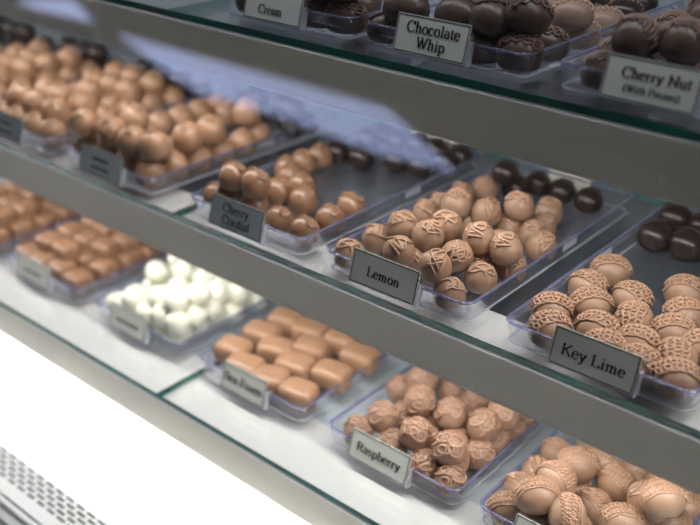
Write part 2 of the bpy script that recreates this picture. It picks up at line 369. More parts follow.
def icing(paths, R, r, sx=1, sy=1, hz=1, tiltdir=0, tilt=0, lift=.85, maxr=1.62, lump=.02, flatn=1.0):
    """paths: lists of (u, v) in radians away from the top; wrapped over the dome"""
    V = []; F = []; q = Matrix.Rotation(tiltdir, 3, 'Z') @ Matrix.Rotation(tilt, 3, 'X')
    for P in paths:
        pts = []; nr = []
        for u, v in P:
            ang = math.hypot(u, v)
            if ang > maxr: u, v = u * maxr / ang, v * maxr / ang; ang = maxr
            d = Vector((0, 0, 1)) if ang < 1e-6 else Vector((math.sin(ang) * u / ang, math.sin(ang) * v / ang, math.cos(ang)))
            d = q @ d
            p = dome_point(d, R, sx, sy, hz); n = Vector((d.x / sx, d.y / sy, d.z / hz)).normalized(); pts.append(p + n * (r * lift)); nr.append(n)
        # drop repeated points
        pp = [pts[0]]; nn = [nr[0]]
        for a, b in zip(pts[1:], nr[1:]):
            if (a - pp[-1]).length > r * .35: pp.append(a); nn.append(b)
        if len(pp) > 2: tube(pp, nn, r, V, F, 6, flatn)
    return mesh('icing', V, F, smooth=True)
def swirl_paths(rnd):
    out = []
    for k in range(2):
        n = rnd.randint(5, 7); P = []; a = rnd.uniform(0, 6.28); cx, cy = rnd.uniform(-.2, .2), rnd.uniform(-.2, .2)
        for i in range(n):
            a += rnd.choice([2.3, 2.7, -2.5, 1.9]) + rnd.uniform(-.3, .3); rr = rnd.uniform(.65, 1.2)
            P.append((cx + rr * math.cos(a), cy + rr * math.sin(a) * .85))
        out.append(chaikin(P, 3))
    return out
def lace_paths(rnd):
    out = []; rows = 4; span = 1.35
    for j in range(rows):
        y = -.30 + j * .36; P = []; n = 6.5; w = span * math.sqrt(max(.1, 1 - (max(0, y - .1) / 1.35) ** 2)); ph = rnd.uniform(0, 6.28)
        T = int(n * w / span)
        for i in range(T * 10 + 1):
            t = i / 10 * 2 * math.pi + ph; x = -w + 2 * w * i / (T * 10)
            P.append((x - .25 * math.sin(t), y + .20 * math.cos(t) - .10 * x * x))
        out.append(P)
    return out
def loop_paths(rnd):
    out = []
    for j, y in enumerate((-.55, .10, .72)):
        P = []; n = 3; w = .95 - .2 * abs(y); ph = rnd.uniform(0, 6.28); sl = rnd.uniform(-.25, .25)
        for i in range(n * 18 + 1):
            t = i / 18 * 2 * math.pi + ph; x = -w + 2 * w * i / (n * 18)
            P.append((x - .34 * math.sin(t) * (1 + .25 * math.sin(i * .11 + ph)), y + sl * x + .30 * math.cos(t) * (1 + .3 * math.cos(i * .13))))
        out.append(P)
    return out
def zig_paths(rnd):
    out = []
    for j in range(3):
        P = []; n = 13; off = rnd.uniform(-.05, .05); cur = rnd.uniform(.1, .35); y0 = (-.15, .22, .6)[j]
        for i in range(n * 2 + 1):
            x = -1.35 + 2.7 * i / (n * 2); y = y0 + (.30 if i % 2 else -.28) + off + rnd.uniform(-.05, .05) - cur * x * x * .5
            P.append((x + (.10 if i % 2 else -.10) + rnd.uniform(-.03, .03), y))
        out.append(chaikin(P, 2))
    out.append([(-1.4 + 2.8 * i / 24, -.42 - .25 * (-1.4 + 2.8 * i / 24) ** 2 * .5 + .02 * math.sin(i)) for i in range(25)])
    return out
def fold_paths(rnd):
    P = [(-1.25, -.25), (-.7, .18), (-.1, .28), (.35, .05), (.7, -.22), (.95, -.1), (1.0, .25), (.6, .5)]
    return [chaikin([(a + rnd.uniform(-.06, .06), b + rnd.uniform(-.06, .06)) for a, b in P], 3)]
def arcs_paths(rnd):
    out = []
    for k in range(7):
        rr = .18 + k * .19; a0 = -.5 + rnd.uniform(-.2, .2); a1 = 2.9 + rnd.uniform(-.2, .3)
        out.append([(-.15 + rr * math.cos(a0 + (a1 - a0) * i / 22), -.35 + rr * 1.05 * math.sin(a0 + (a1 - a0) * i / 22)) for i in range(23)])
    return out
def ruffle_paths(rnd):
    out = []
    for j in range(5):
        y = -.55 + j * .26
        out.append([(-1.25 + 2.5 * i / 40, y + .10 * math.sin(i * .9 + j) + rnd.uniform(-.02, .02)) for i in range(41)])
    return out
def wave_paths(rnd):
    P = []
    for i in range(19): P.append((-1.15 + 2.3 * i / 18, (.62 if i % 2 else -.62) + rnd.uniform(-.12, .12)))
    return [chaikin(P, 2)]
def ridge_paths(rnd):
    return [[(-1.1 + 2.2 * i / 30, .35 + .10 * math.sin(i * 1.4 + j * 2) + j * .22 + rnd.uniform(-.03, .03)) for i in range(31)] for j in range(3)]
def curl_paths(rnd):
    return [[(.06 * t * math.cos(t * 1.3), .06 * t * math.sin(t * 1.3)) for t in [i * .35 for i in range(20)]]]
def crease_paths(rnd):
    return [chaikin([(-.9, -.1 + rnd.uniform(-.2, .2)), (-.3, .25), (.3, rnd.uniform(-.1, .2)), (.85, .15)], 3), chaikin([(-.2, .3), (.1, .6), (.5, .8)], 2)]
# kind: (object name, R, body mat, icing mat, icing radius, paths, sx, sy, hz, lump, tilt, variants, foot)
KIND = {
 'swirl': ('lemon_bonbon', .0138, 'milk', 'milk_icing', .00098, swirl_paths, 1, 1, 1, .018, .5, 6, 0),
 'lace': ('lime_bonbon', .0142, 'milk', 'milk_icing', .00084, lace_paths, 1.12, 1.02, .88, .015, .10, 5, 0),
 'loops': ('raspberry_bonbon', .0150, 'pinkmilk', 'pink_icing', .00090, loop_paths, 1, 1, 1, .015, .45, 6, 0),
 'zigzag': ('chocolate_cream', .0158, 'milk', 'milk_icing', .00066, zig_paths, 1.14, .95, .95, .018, .25, 6, 0),
 'fold': ('cherry_cordial', .0130, 'amber', 'amber', .0009, fold_paths, 1, 1, 1.02, .03, .15, 5, .03),
 'plain': ('milk_bonbon', .0150, 'plainmilk', 'plainmilk', .0010, curl_paths, 1, 1, 1, .03, .3, 4, 0),
 'dark': ('dark_bonbon', .0127, 'dark', 'dark', .0007, crease_paths, 1.03, 1, .86, .03, .1, 4, .05),
 'block': ('square_caramel', .0145, 'amber', None, 0, None, 1, 1, 1, 0, 0, 3, 0),
 'pillow': ('chocolate_pillow', .0100, 'plainmilk', None, 0, None, 1, 1, 1, 0, 0, 3, 0),
 'white': ('white_bonbon', .0134, 'white', 'white', .0009, curl_paths, 1, 1, .95, .03, .2, 3, 0),
 'egg': ('chocolate_egg', .0125, 'deep', 'deep', .0009, ridge_paths, 1.42, 1.0, .98, .02, .5, 3, 0),
 'ruffle': ('ruffled_chocolate', .0133, 'deep', 'deep_icing', .0008, ruffle_paths, 1.22, 1, .95, .05, .1, 4, .06),
 'tanwave': ('tan_chocolate', .0125, 'tan', 'tan_icing', .0006, wave_paths, 1.25, 1, .92, .02, .1, 3, 0),
 'darkwave': ('wavy_dark_chocolate', .0120, 'dark', 'deep_icing', .0007, wave_paths, 1.25, 1, .8, .02, .1, 2, 0),
 'arcs': ('cherry_nut_cluster', .0142, 'deep', 'deep_icing', .0010, arcs_paths, 1.05, 1, .98, .03, .85, 4, .05),
}
def superbox(name, a, b, c, e, seed, wob=.02):
    bm = bmesh.new(); bmesh.ops.create_cube(bm, size=2); bmesh.ops.subdivide_edges(bm, edges=bm.edges[:], cuts=7, use_grid_fill=True)
    rnd = random.Random(seed); ph = [rnd.uniform(0, 6) for _ in range(3)]
    for v in bm.verts:
        p = v.co; k = (abs(p.x) ** e + abs(p.y) ** e + abs(p.z) ** e) ** (1 / e); w = 1 + wob * math.sin(3 * p.x + ph[0]) + wob * math.sin(4 * p.y + ph[1] + p.z)
        v.co = Vector((p.x / k * a * w, p.y / k * b * w, p.z / k * c * (1 + wob * math.sin(2.5 * p.x + ph[2])) if p.z > 0 else p.z / k * c))
    me = bpy.data.meshes.new(name); bm.to_mesh(me); bm.free(); me.polygons.foreach_set('use_smooth', [True] * len(me.polygons)); return me
PROTO = {}
def variant(kind, i):
    if (kind, i) in PROTO: return PROTO[(kind, i)], False
    nm, R, bm_, im_, ir, fn, sx, sy, hz, lump, tilt, nvar, foot = KIND[kind]
    seed = sum(map(ord, kind)) * 31 + i * 7
    if kind == 'block': o = link(nm, superbox(nm, .0150, .0140, .0125, 5, seed), M[bm_])
    elif kind == 'pillow': o = link(nm, superbox(nm, .0186, .0150, .0122, 3.6, seed, .03), M[bm_])
    else: o = link(nm, body_mesh(nm, R, seed, sx, sy, hz, lump * .6, foot=foot), M[bm_])
    if fn:
        rnd = random.Random(seed + 3)
        me = icing(fn(rnd), R, ir, sx, sy, hz, 0, tilt * rnd.uniform(.5, 1.2))
        link('icing', me, M[im_], o)
    PROTO[(kind, i)] = o; return o, True
def choc(kind, i, loc, R, rot, label, cat, group):
    p, fresh = variant(kind, i)
    o = p if fresh else copy_tree(p)
    k = R / KIND[kind][1]; o.location = loc; o.rotation_euler = rot; o.scale = (k, k, k)
    tag(o, label, cat, group); return o
# ------------------------------------------------------------------ trays and their labels
TRAYS = {  # name: (shelf, x, words for the tray)
 'lemon': (1, -.1252, 'Lemon tray'), 'key': (1, .0408, 'Key Lime tray'), 'cordial': (1, -.2874, 'Cherry Cordial tray'),
 'plain': (1, -.4777, 'tray left of Cherry Cordial'), 'left': (1, -.638, 'second tray left of Cherry Cordial'), 'farleft': (1, -.798, 'third tray left of Cherry Cordial'),
 'endleft': (1, -.958, 'fourth tray left of Cherry Cordial'),
 'rasp': (2, -.1218, 'Raspberry tray'), 'corner': (2, .0351, 'tray right of Raspberry'), 'sea': (2, -.2892, 'tray left of Raspberry'),
 'white': (2, -.455, 'white chocolate tray'), 'brown': (2, -.622, 'tray left of the white chocolates'), 'farbrown': (2, -.785, 'leftmost bottom shelf tray'),
 'whip': (0, -.1165, 'Chocolate Whip tray'), 'nut': (0, .0419, 'Cherry Nut tray'), 'cream': (0, -.2684, 'Cream tray')}
TRAYLABEL = {
 'lemon': 'clear acrylic tray of swirled lemon bonbons on the middle shelf', 'key': 'clear acrylic tray of laced key lime bonbons on the middle shelf',
 'cordial': 'clear acrylic tray of glossy cherry cordials on the middle shelf', 'plain': 'clear blurred tray of plain round bonbons, just left of the cherry cordials',
 'left': 'clear blurred tray of plain bonbons, second left of the cherry cordials', 'farleft': 'clear blurred tray of plain bonbons, third left of the cherry cordials',
 'endleft': 'clear blurred tray furthest left on the middle shelf', 'rasp': 'clear acrylic tray of looped raspberry bonbons on the bottom shelf',
 'corner': 'clear acrylic tray in the bottom right corner, right of Raspberry', 'sea': 'clear acrylic tray of oblong pillow chocolates left of Raspberry',
 'white': 'clear acrylic tray heaped with white bonbons on the bottom shelf', 'brown': 'clear blurred tray of brown pieces left of the white bonbons',
 'farbrown': 'clear blurred tray of brown pieces at the left edge of the bottom shelf', 'whip': 'clear acrylic tray of dark eggs labelled Chocolate Whip, top shelf',
 'nut': 'clear acrylic tray labelled Cherry Nut at the right of the top shelf', 'cream': 'clear acrylic tray labelled Cream on the top shelf'}
for k, (s, x, w_) in TRAYS.items(): tray(s, x, TRAYLABEL[k])
name_tag(1, 0, -.0915, .0625, 'ivory label reading Lemon on the front of the lemon tray', [('Lemon', .0112, 0, .0088)])
name_tag(1, 0, .0832, .0605, 'ivory label reading Key Lime on the front of the key lime tray', [('Key Lime', .0116, 0, .0088)])
name_tag(1, 0, -.2515, .0630, 'grey label reading Cherry Cordial on the cherry cordial tray', [('Cherry', .0112, -.001, .0150), ('Cordial', .0112, .001, .0045)], 'blue_card')
name_tag(2, 0, -.0890, .0610, 'ivory label reading Raspberry on the raspberry tray', [('Raspberry', .0112, 0, .0095)], tilt=-17)
name_tag(0, 0, -.0825, .0610, 'ivory label reading Chocolate Whip on the top shelf', [('Chocolate', .0112, .001, .0148), ('Whip', .0112, .001, .0048)])
name_tag(0, 0, .0780, .0600, 'ivory label reading Cherry Nut with pecans on the top shelf', [('Cherry Nut', .0094, .003, .0140), ('(With Pecans)', .0064, .002, .0060)])
name_tag(0, 0, -.2335, .0610, 'ivory label reading Cream at the top edge of the photo', [('Cream', .0096, -.002, .0060)])
name_tag(2, 0, -.2470, .0560, 'blurred ivory label reading Sea Foam on the pillow chocolate tray', [('Sea Foam', .0125, 0, .0095)])
name_tag(2, 0, .0720, .0600, 'ivory label cut by the lower edge of the photo, right of Raspberry', None)
name_tag(1, 0, -.4385, .0630, 'grey blurred label on the tray just left of Cherry Cordial', None, 'blue_card', scribble=[(-.012, .012, .0155), (-.013, .014, .0070)])
name_tag(1, 0, -.6000, .0600, 'grey blurred label at the left edge of the middle shelf', None, 'blue_card', scribble=[(-.012, .012, .0155), (-.013, .014, .0070)])
name_tag(2, 0, -.4170, .0560, 'ivory blurred label on the white bonbon tray', None, scribble=[(-.018, .018, .0105)])
name_tag(2, 0, -.5920, .0640, 'ivory blurred label on the brown tray left of the white bonbons', None, scribble=[(-.016, .016, .0105)])
# staff side card clipped to the back of the lemon tray
def back_card(x, w, label):
    t = tag(empty('back_card', (x, SY[1] + OFF[1] + TD + .0012, SZ[1] + .004)), label, 'label', 'cream cards at the back of the trays')
    link('card', bx((0, 0, 0), (w, .0008, .026)), M['cream_card'], t)
back_card(-.078, .044, 'cream card standing behind the lemon tray, seen above the dark bonbons')
back_card(-.245, .060, 'cream card standing behind the cherry cordial tray')

# ------------------------------------------------------------------ every chocolate: x, y, z, kind, radius, layer
ROWS = {
 'lemon': [
  (-0.1099,0.0007,-0.1626,'swirl',0.0124,0),(-0.0125,0.0007,-0.1626,'swirl',0.0124,0),(-0.0272,0.001,-0.1458,'swirl',0.0127,1),(-0.0662,0.0088,-0.1492,'swirl',0.0127,1),
  (-0.0606,0.0256,-0.1626,'swirl',0.0124,0),(-0.0576,0.0343,-0.1421,'swirl',0.0127,1),(-0.03,0.0346,-0.1504,'swirl',0.0127,1),(-0.0079,0.0364,-0.1626,'swirl',0.0124,0),
  (-0.1096,0.0368,-0.1623,'swirl',0.0127,0),(-0.0891,0.0439,-0.147,'swirl',0.0127,1),(-0.0427,0.0484,-0.1626,'swirl',0.0124,0),(-0.0228,0.0532,-0.1398,'swirl',0.0127,1),
  (-0.0989,0.0563,-0.1626,'swirl',0.0124,0),(-0.0213,0.0564,-0.1626,'swirl',0.0124,0),(-0.0008,0.0569,-0.1431,'swirl',0.0127,1),(-0.0576,0.0603,-0.1423,'swirl',0.0127,1),
  (-0.0654,0.0652,-0.1626,'swirl',0.0124,0),(-0.0005,0.0677,-0.1626,'swirl',0.0124,0),(-0.0291,0.0929,-0.1626,'swirl',0.0124,0),(-0.0761,0.1016,-0.1427,'swirl',0.0127,1),
  (-0.1096,0.1059,-0.1623,'swirl',0.0127,0),(-0.0693,0.1091,-0.1626,'swirl',0.0124,0),(-0.0537,0.1123,-0.1469,'swirl',0.0127,1),(-0.001,0.1155,-0.1623,'swirl',0.0127,0),
  (-0.1099,0.1283,-0.1626,'swirl',0.0124,0),(-0.0398,0.1286,-0.1626,'swirl',0.0124,0),(-0.0178,0.1303,-0.1626,'swirl',0.0124,0),(-0.034,0.1315,-0.1414,'swirl',0.0127,1),
  (-0.0214,0.1521,-0.1626,'swirl',0.0124,0),(-0.1099,0.1614,-0.1626,'swirl',0.0124,0),(-0.0319,0.183,-0.1626,'swirl',0.0124,0),(-0.1031,0.1897,-0.1626,'swirl',0.0124,0),
  (-0.0886,0.1999,-0.1448,'dark',0.0125,1),(-0.0848,0.2128,-0.1625,'dark',0.0125,0),(-0.0182,0.2317,-0.1625,'dark',0.0125,0),(-0.0471,0.2341,-0.1625,'dark',0.0125,0),
  (-0.0738,0.2363,-0.1625,'dark',0.0125,0),],
 'key': [
  (0.1368,0.0018,-0.1616,'lace',0.0136,0),(0.1619,0.0026,-0.1616,'lace',0.0136,0),(0.0702,0.0027,-0.1616,'lace',0.0136,0),(0.11,0.0041,-0.1616,'lace',0.0136,0),
  (0.0951,0.0242,-0.1616,'lace',0.0136,0),(0.1245,0.0248,-0.1616,'lace',0.0136,0),(0.1515,0.0254,-0.1616,'lace',0.0136,0),(0.0582,0.0275,-0.1616,'lace',0.0136,0),
  (0.1604,0.0487,-0.1616,'lace',0.0136,0),(0.0758,0.053,-0.1616,'lace',0.0136,0),(0.1088,0.0537,-0.1616,'lace',0.0136,0),(0.1364,0.056,-0.1616,'lace',0.0136,0),
  (0.0611,0.0766,-0.1616,'lace',0.0136,0),(0.0942,0.0815,-0.1616,'lace',0.0136,0),(0.1329,0.0846,-0.1616,'lace',0.0136,0),(0.0621,0.1126,-0.1616,'lace',0.0136,0),
  (0.1193,0.1183,-0.1616,'lace',0.0136,0),(0.0607,0.1982,-0.1611,'dark',0.0142,0),(0.0867,0.2008,-0.1611,'dark',0.0142,0),(0.1015,0.2262,-0.1611,'dark',0.0142,0),
  (0.0578,0.2455,-0.1611,'dark',0.0142,0),(0.0839,0.2455,-0.1611,'dark',0.0142,0),],
 'rasp': [
  (-0.0955,0.0013,-0.3307,'loops',0.0134,0),(-0.0254,0.0013,-0.3307,'loops',0.0134,0),(0.002,0.0013,-0.3307,'loops',0.0134,0),(-0.0608,0.0052,-0.3307,'loops',0.0134,0),
  (-0.0074,0.011,-0.3096,'loops',0.0138,1),(-0.0424,0.0116,-0.3131,'loops',0.0138,1),(-0.083,0.0189,-0.3197,'loops',0.0138,1),(-0.0101,0.0228,-0.3307,'loops',0.0134,0),
  (-0.0417,0.0282,-0.3307,'loops',0.0134,0),(-0.0228,0.044,-0.3307,'loops',0.0134,0),(0.002,0.0442,-0.3307,'loops',0.0134,0),(-0.0775,0.0477,-0.3307,'loops',0.0134,0),
  (-0.0651,0.0484,-0.3099,'loops',0.0138,1),(-0.034,0.0517,-0.3105,'loops',0.0138,1),(-0.0038,0.0555,-0.3101,'loops',0.0138,1),(-0.0536,0.0576,-0.3307,'loops',0.0134,0),
  (-0.0309,0.0672,-0.3307,'loops',0.0134,0),(-0.0001,0.0688,-0.3307,'loops',0.0134,0),(-0.1056,0.0763,-0.3307,'loops',0.0134,0),(0.0009,0.0795,-0.3088,'loops',0.0138,1),
  (-0.0881,0.0846,-0.3164,'loops',0.0138,1),(0.002,0.0934,-0.3307,'loops',0.0134,0),(-0.0706,0.107,-0.3304,'loops',0.0138,0),(-0.0424,0.1075,-0.3304,'loops',0.0138,0),
  (0.002,0.1181,-0.3307,'loops',0.0134,0),],
 'corner': [
  (0.0553,0.0019,-0.3302,'zigzag',0.014,0),(0.0813,0.0019,-0.3302,'zigzag',0.014,0),(0.0778,0.0025,-0.305,'zigzag',0.0146,1),(0.104,0.0025,-0.3081,'zigzag',0.0146,1),
  (0.1038,0.0151,-0.3302,'zigzag',0.014,0),(0.0519,0.0275,-0.3302,'zigzag',0.014,0),(0.0782,0.0276,-0.3302,'zigzag',0.014,0),(0.0799,0.0284,-0.3048,'zigzag',0.0146,1),
  (0.1354,0.0308,-0.3159,'zigzag',0.0146,1),(0.1577,0.0422,-0.2867,'zigzag',0.0146,1),(0.1074,0.0474,-0.3297,'zigzag',0.0146,0),(0.1385,0.0517,-0.3302,'zigzag',0.014,0),
  (0.0519,0.0532,-0.3302,'zigzag',0.014,0),(0.1447,0.0543,-0.3057,'zigzag',0.0146,1),(0.0834,0.0567,-0.3048,'zigzag',0.0146,1),(0.0846,0.0587,-0.3302,'zigzag',0.014,0),
  (0.1127,0.0676,-0.3142,'zigzag',0.0146,1),(0.1581,0.0693,-0.33,'zigzag',0.0142,0),(0.0519,0.0871,-0.3302,'zigzag',0.014,0),(0.1147,0.0873,-0.3302,'zigzag',0.014,0),
  (0.1581,0.0955,-0.33,'zigzag',0.0142,0),(0.0885,0.1046,-0.33,'zigzag',0.0142,0),(0.1351,0.1079,-0.33,'zigzag',0.0142,0),(0.111,0.1179,-0.33,'zigzag',0.0142,0),
  (0.0682,0.1207,-0.3302,'zigzag',0.014,0),],
 'cordial': [
  (-0.1643,0.0077,-0.1623,'fold',0.0128,0),(-0.2717,0.0083,-0.1623,'fold',0.0128,0),(-0.1946,0.0083,-0.1623,'fold',0.0128,0),(-0.229,0.0156,-0.1396,'fold',0.0132,1),
  (-0.2577,0.0168,-0.1418,'fold',0.0132,1),(-0.2334,0.0175,-0.1623,'fold',0.0128,0),(-0.2582,0.0275,-0.1623,'fold',0.0128,0),(-0.1638,0.0398,-0.1623,'fold',0.0128,0),
  (-0.2072,0.0528,-0.1619,'fold',0.0132,0),(-0.2377,0.0531,-0.1619,'fold',0.0132,0),(-0.1677,0.072,-0.1623,'fold',0.0128,0),(-0.2305,0.0764,-0.1619,'fold',0.0132,0),
  (-0.2542,0.0849,-0.1623,'fold',0.0128,0),(-0.2717,0.1007,-0.1623,'fold',0.0128,0),(-0.2717,0.1242,-0.1623,'fold',0.0128,0),(-0.2717,0.1478,-0.1623,'fold',0.0128,0),
  (-0.2685,0.1713,-0.1621,'dark',0.013,0),(-0.241,0.1752,-0.1621,'dark',0.013,0),(-0.2105,0.1933,-0.1625,'dark',0.0125,0),(-0.1839,0.1991,-0.1625,'dark',0.0125,0),
  (-0.272,0.2243,-0.1625,'dark',0.0125,0),(-0.1727,0.2244,-0.1625,'dark',0.0125,0),(-0.2452,0.2414,-0.1625,'dark',0.0125,0),(-0.2675,0.2468,-0.1625,'dark',0.0125,0),
  (-0.2229,0.2472,-0.1625,'dark',0.0125,0),(-0.1987,0.2472,-0.1625,'dark',0.0125,0),(-0.1695,0.2472,-0.1625,'dark',0.0125,0),],
 'plain': [
  (-0.3575,0.0027,-0.1608,'plain',0.0145,0),(-0.4583,0.0033,-0.1347,'plain',0.0152,1),(-0.385,0.0064,-0.1364,'plain',0.0152,1),(-0.395,0.0065,-0.1608,'plain',0.0145,0),
  (-0.4604,0.0067,-0.1608,'plain',0.0145,0),(-0.3556,0.0095,-0.1353,'plain',0.0152,1),(-0.4246,0.0114,-0.137,'plain',0.0152,1),(-0.4354,0.0152,-0.1608,'plain',0.0145,0),
  (-0.355,0.0292,-0.1608,'plain',0.0145,0),(-0.4439,0.045,-0.1608,'plain',0.0145,0),(-0.434,0.0471,-0.1361,'plain',0.0152,1),(-0.3556,0.0493,-0.1358,'plain',0.0152,1),
  (-0.355,0.0585,-0.1608,'plain',0.0145,0),(-0.3934,0.0628,-0.1608,'plain',0.0145,0),(-0.3556,0.0792,-0.1365,'plain',0.0152,1),(-0.3816,0.0878,-0.1608,'plain',0.0145,0),
  (-0.355,0.0897,-0.1608,'plain',0.0145,0),(-0.4598,0.1003,-0.1602,'plain',0.0152,0),(-0.355,0.1216,-0.1608,'plain',0.0145,0),(-0.4597,0.129,-0.1602,'plain',0.0152,0),
  (-0.3681,0.1418,-0.1364,'plain',0.0152,1),(-0.3629,0.1504,-0.1608,'plain',0.0145,0),(-0.4598,0.156,-0.1602,'plain',0.0152,0),(-0.4339,0.1752,-0.1602,'plain',0.0152,0),
  (-0.4598,0.1831,-0.1602,'plain',0.0152,0),(-0.3531,0.1949,-0.1625,'dark',0.0125,0),(-0.3531,0.196,-0.1403,'dark',0.0125,1),(-0.3747,0.201,-0.1416,'dark',0.0125,1),
  (-0.3741,0.2086,-0.1625,'dark',0.0125,0),(-0.4208,0.2102,-0.1445,'dark',0.0125,1),(-0.4097,0.2176,-0.1625,'dark',0.0125,0),(-0.3531,0.218,-0.1625,'dark',0.0125,0),
  (-0.4623,0.2242,-0.1625,'dark',0.0125,0),(-0.4623,0.2472,-0.1625,'dark',0.0125,0),],
 'white': [
  (-0.38,0.0005,-0.3211,'white',0.0125,1),(-0.3526,0.0005,-0.3124,'white',0.0125,1),(-0.3304,0.0005,-0.3127,'white',0.0125,1),(-0.415,0.0006,-0.3315,'white',0.0125,0),
  (-0.4024,0.0014,-0.3133,'white',0.0125,1),(-0.4367,0.0051,-0.3315,'white',0.0125,0),(-0.3616,0.0075,-0.3315,'white',0.0125,0),(-0.34,0.008,-0.2941,'white',0.0125,1),
  (-0.3394,0.0084,-0.3315,'white',0.0125,0),(-0.3959,0.0121,-0.3315,'white',0.0125,0),(-0.3724,0.0132,-0.3045,'white',0.0125,1),(-0.3304,0.0226,-0.3136,'white',0.0125,1),
  (-0.4356,0.0287,-0.3315,'white',0.0125,0),(-0.3624,0.0297,-0.3315,'white',0.0125,0),(-0.3317,0.0307,-0.2929,'white',0.0125,1),(-0.3403,0.0312,-0.3315,'white',0.0125,0),
  (-0.3846,0.0313,-0.3315,'white',0.0125,0),(-0.4109,0.0314,-0.3315,'white',0.0125,0),(-0.3304,0.0448,-0.3136,'white',0.0125,1),(-0.3831,0.0469,-0.3119,'white',0.0125,1),
  (-0.3403,0.0534,-0.3315,'white',0.0125,0),(-0.4091,0.0543,-0.3315,'white',0.0125,0),(-0.436,0.0549,-0.3315,'white',0.0125,0),(-0.429,0.0551,-0.3104,'white',0.0125,1),
  (-0.3622,0.0572,-0.3315,'white',0.0125,0),(-0.3844,0.0573,-0.3315,'white',0.0125,0),(-0.3399,0.0633,-0.3061,'white',0.0125,1),(-0.3304,0.0733,-0.3314,'white',0.0125,0),
  (-0.4082,0.0769,-0.3099,'white',0.0125,1),(-0.3781,0.079,-0.3108,'white',0.0125,1),(-0.3632,0.0795,-0.3315,'white',0.0125,0),(-0.4354,0.08,-0.3315,'white',0.0125,0),
  (-0.3862,0.0813,-0.3315,'white',0.0125,0),(-0.4106,0.0817,-0.3315,'white',0.0125,0),(-0.3304,0.083,-0.3114,'white',0.0125,1),(-0.3441,0.0908,-0.3315,'white',0.0125,0),
  (-0.4396,0.0957,-0.3148,'white',0.0125,1),(-0.3609,0.0964,-0.3109,'white',0.0125,1),(-0.3633,0.1045,-0.3315,'white',0.0125,0),(-0.4117,0.1073,-0.3315,'white',0.0125,0),
  (-0.3853,0.1083,-0.3315,'white',0.0125,0),(-0.3304,0.1083,-0.3315,'white',0.0125,0),(-0.4362,0.1101,-0.3315,'white',0.0125,0),(-0.3486,0.1211,-0.3315,'white',0.0125,0),],
 'left': [
  (-0.5198,0.0056,-0.1602,'plain',0.0152,0),(-0.6177,0.008,-0.1602,'plain',0.0152,0),(-0.5524,0.0083,-0.1602,'plain',0.0152,0),(-0.5845,0.0084,-0.1602,'plain',0.0152,0),
  (-0.5694,0.023,-0.143,'plain',0.0152,1),(-0.536,0.0231,-0.1447,'plain',0.0152,1),(-0.6017,0.0243,-0.1424,'plain',0.0152,1),(-0.5833,0.0391,-0.1602,'plain',0.0152,0),
  (-0.5531,0.0398,-0.1602,'plain',0.0152,0),(-0.615,0.0399,-0.1602,'plain',0.0152,0),(-0.5216,0.04,-0.1602,'plain',0.0152,0),(-0.5698,0.0536,-0.1418,'plain',0.0152,1),
  (-0.5985,0.0547,-0.1444,'plain',0.0152,1),(-0.5366,0.0573,-0.145,'plain',0.0152,1),(-0.5828,0.0707,-0.1602,'plain',0.0152,0),(-0.6155,0.0714,-0.1602,'plain',0.0152,0),
  (-0.5205,0.0727,-0.1602,'plain',0.0152,0),(-0.5524,0.0731,-0.1602,'plain',0.0152,0),(-0.5682,0.0889,-0.1441,'plain',0.0152,1),(-0.5508,0.1031,-0.1602,'plain',0.0152,0),
  (-0.582,0.1054,-0.1602,'plain',0.0152,0),(-0.5191,0.1059,-0.1602,'plain',0.0152,0),(-0.6155,0.1063,-0.1602,'plain',0.0152,0),(-0.5352,0.1189,-0.1427,'plain',0.0152,1),
  (-0.5988,0.1204,-0.1444,'plain',0.0152,1),(-0.5671,0.1208,-0.1438,'plain',0.0152,1),(-0.5527,0.1368,-0.1602,'plain',0.0152,0),(-0.522,0.1368,-0.1602,'plain',0.0152,0),
  (-0.6164,0.1374,-0.1602,'plain',0.0152,0),(-0.5841,0.139,-0.1602,'plain',0.0152,0),(-0.6014,0.1523,-0.1433,'plain',0.0152,1),(-0.5698,0.1523,-0.1415,'plain',0.0152,1),
  (-0.5345,0.1529,-0.1421,'plain',0.0152,1),(-0.5187,0.1684,-0.1602,'plain',0.0152,0),(-0.55,0.1685,-0.1602,'plain',0.0152,0),(-0.5823,0.1691,-0.1602,'plain',0.0152,0),
  (-0.6155,0.1715,-0.1602,'plain',0.0152,0),(-0.604,0.1985,-0.1449,'dark',0.0135,1),(-0.571,0.1985,-0.1457,'dark',0.0135,1),(-0.538,0.1985,-0.1481,'dark',0.0135,1),
  (-0.618,0.2089,-0.1617,'dark',0.0135,0),(-0.585,0.2095,-0.1617,'dark',0.0135,0),(-0.552,0.2126,-0.1617,'dark',0.0135,0),(-0.519,0.2139,-0.1617,'dark',0.0135,0),],
 'farleft': [
  (-0.6785,0.0066,-0.1602,'plain',0.0152,0),(-0.6951,0.0219,-0.1453,'plain',0.0152,1),(-0.7138,0.0374,-0.1602,'plain',0.0152,0),(-0.6799,0.0391,-0.1602,'plain',0.0152,0),
  (-0.7447,0.0392,-0.1602,'plain',0.0152,0),(-0.6973,0.0536,-0.1453,'plain',0.0152,1),(-0.7607,0.0539,-0.1424,'plain',0.0152,1),(-0.7747,0.07,-0.1602,'plain',0.0152,0),
  (-0.7438,0.0718,-0.1602,'plain',0.0152,0),(-0.6799,0.0721,-0.1602,'plain',0.0152,0),(-0.7116,0.0728,-0.1602,'plain',0.0152,0),(-0.7611,0.0879,-0.1453,'plain',0.0152,1),
  (-0.7261,0.0898,-0.1418,'plain',0.0152,1),(-0.6956,0.0899,-0.1427,'plain',0.0152,1),(-0.7113,0.1033,-0.1602,'plain',0.0152,0),(-0.745,0.1047,-0.1602,'plain',0.0152,0),
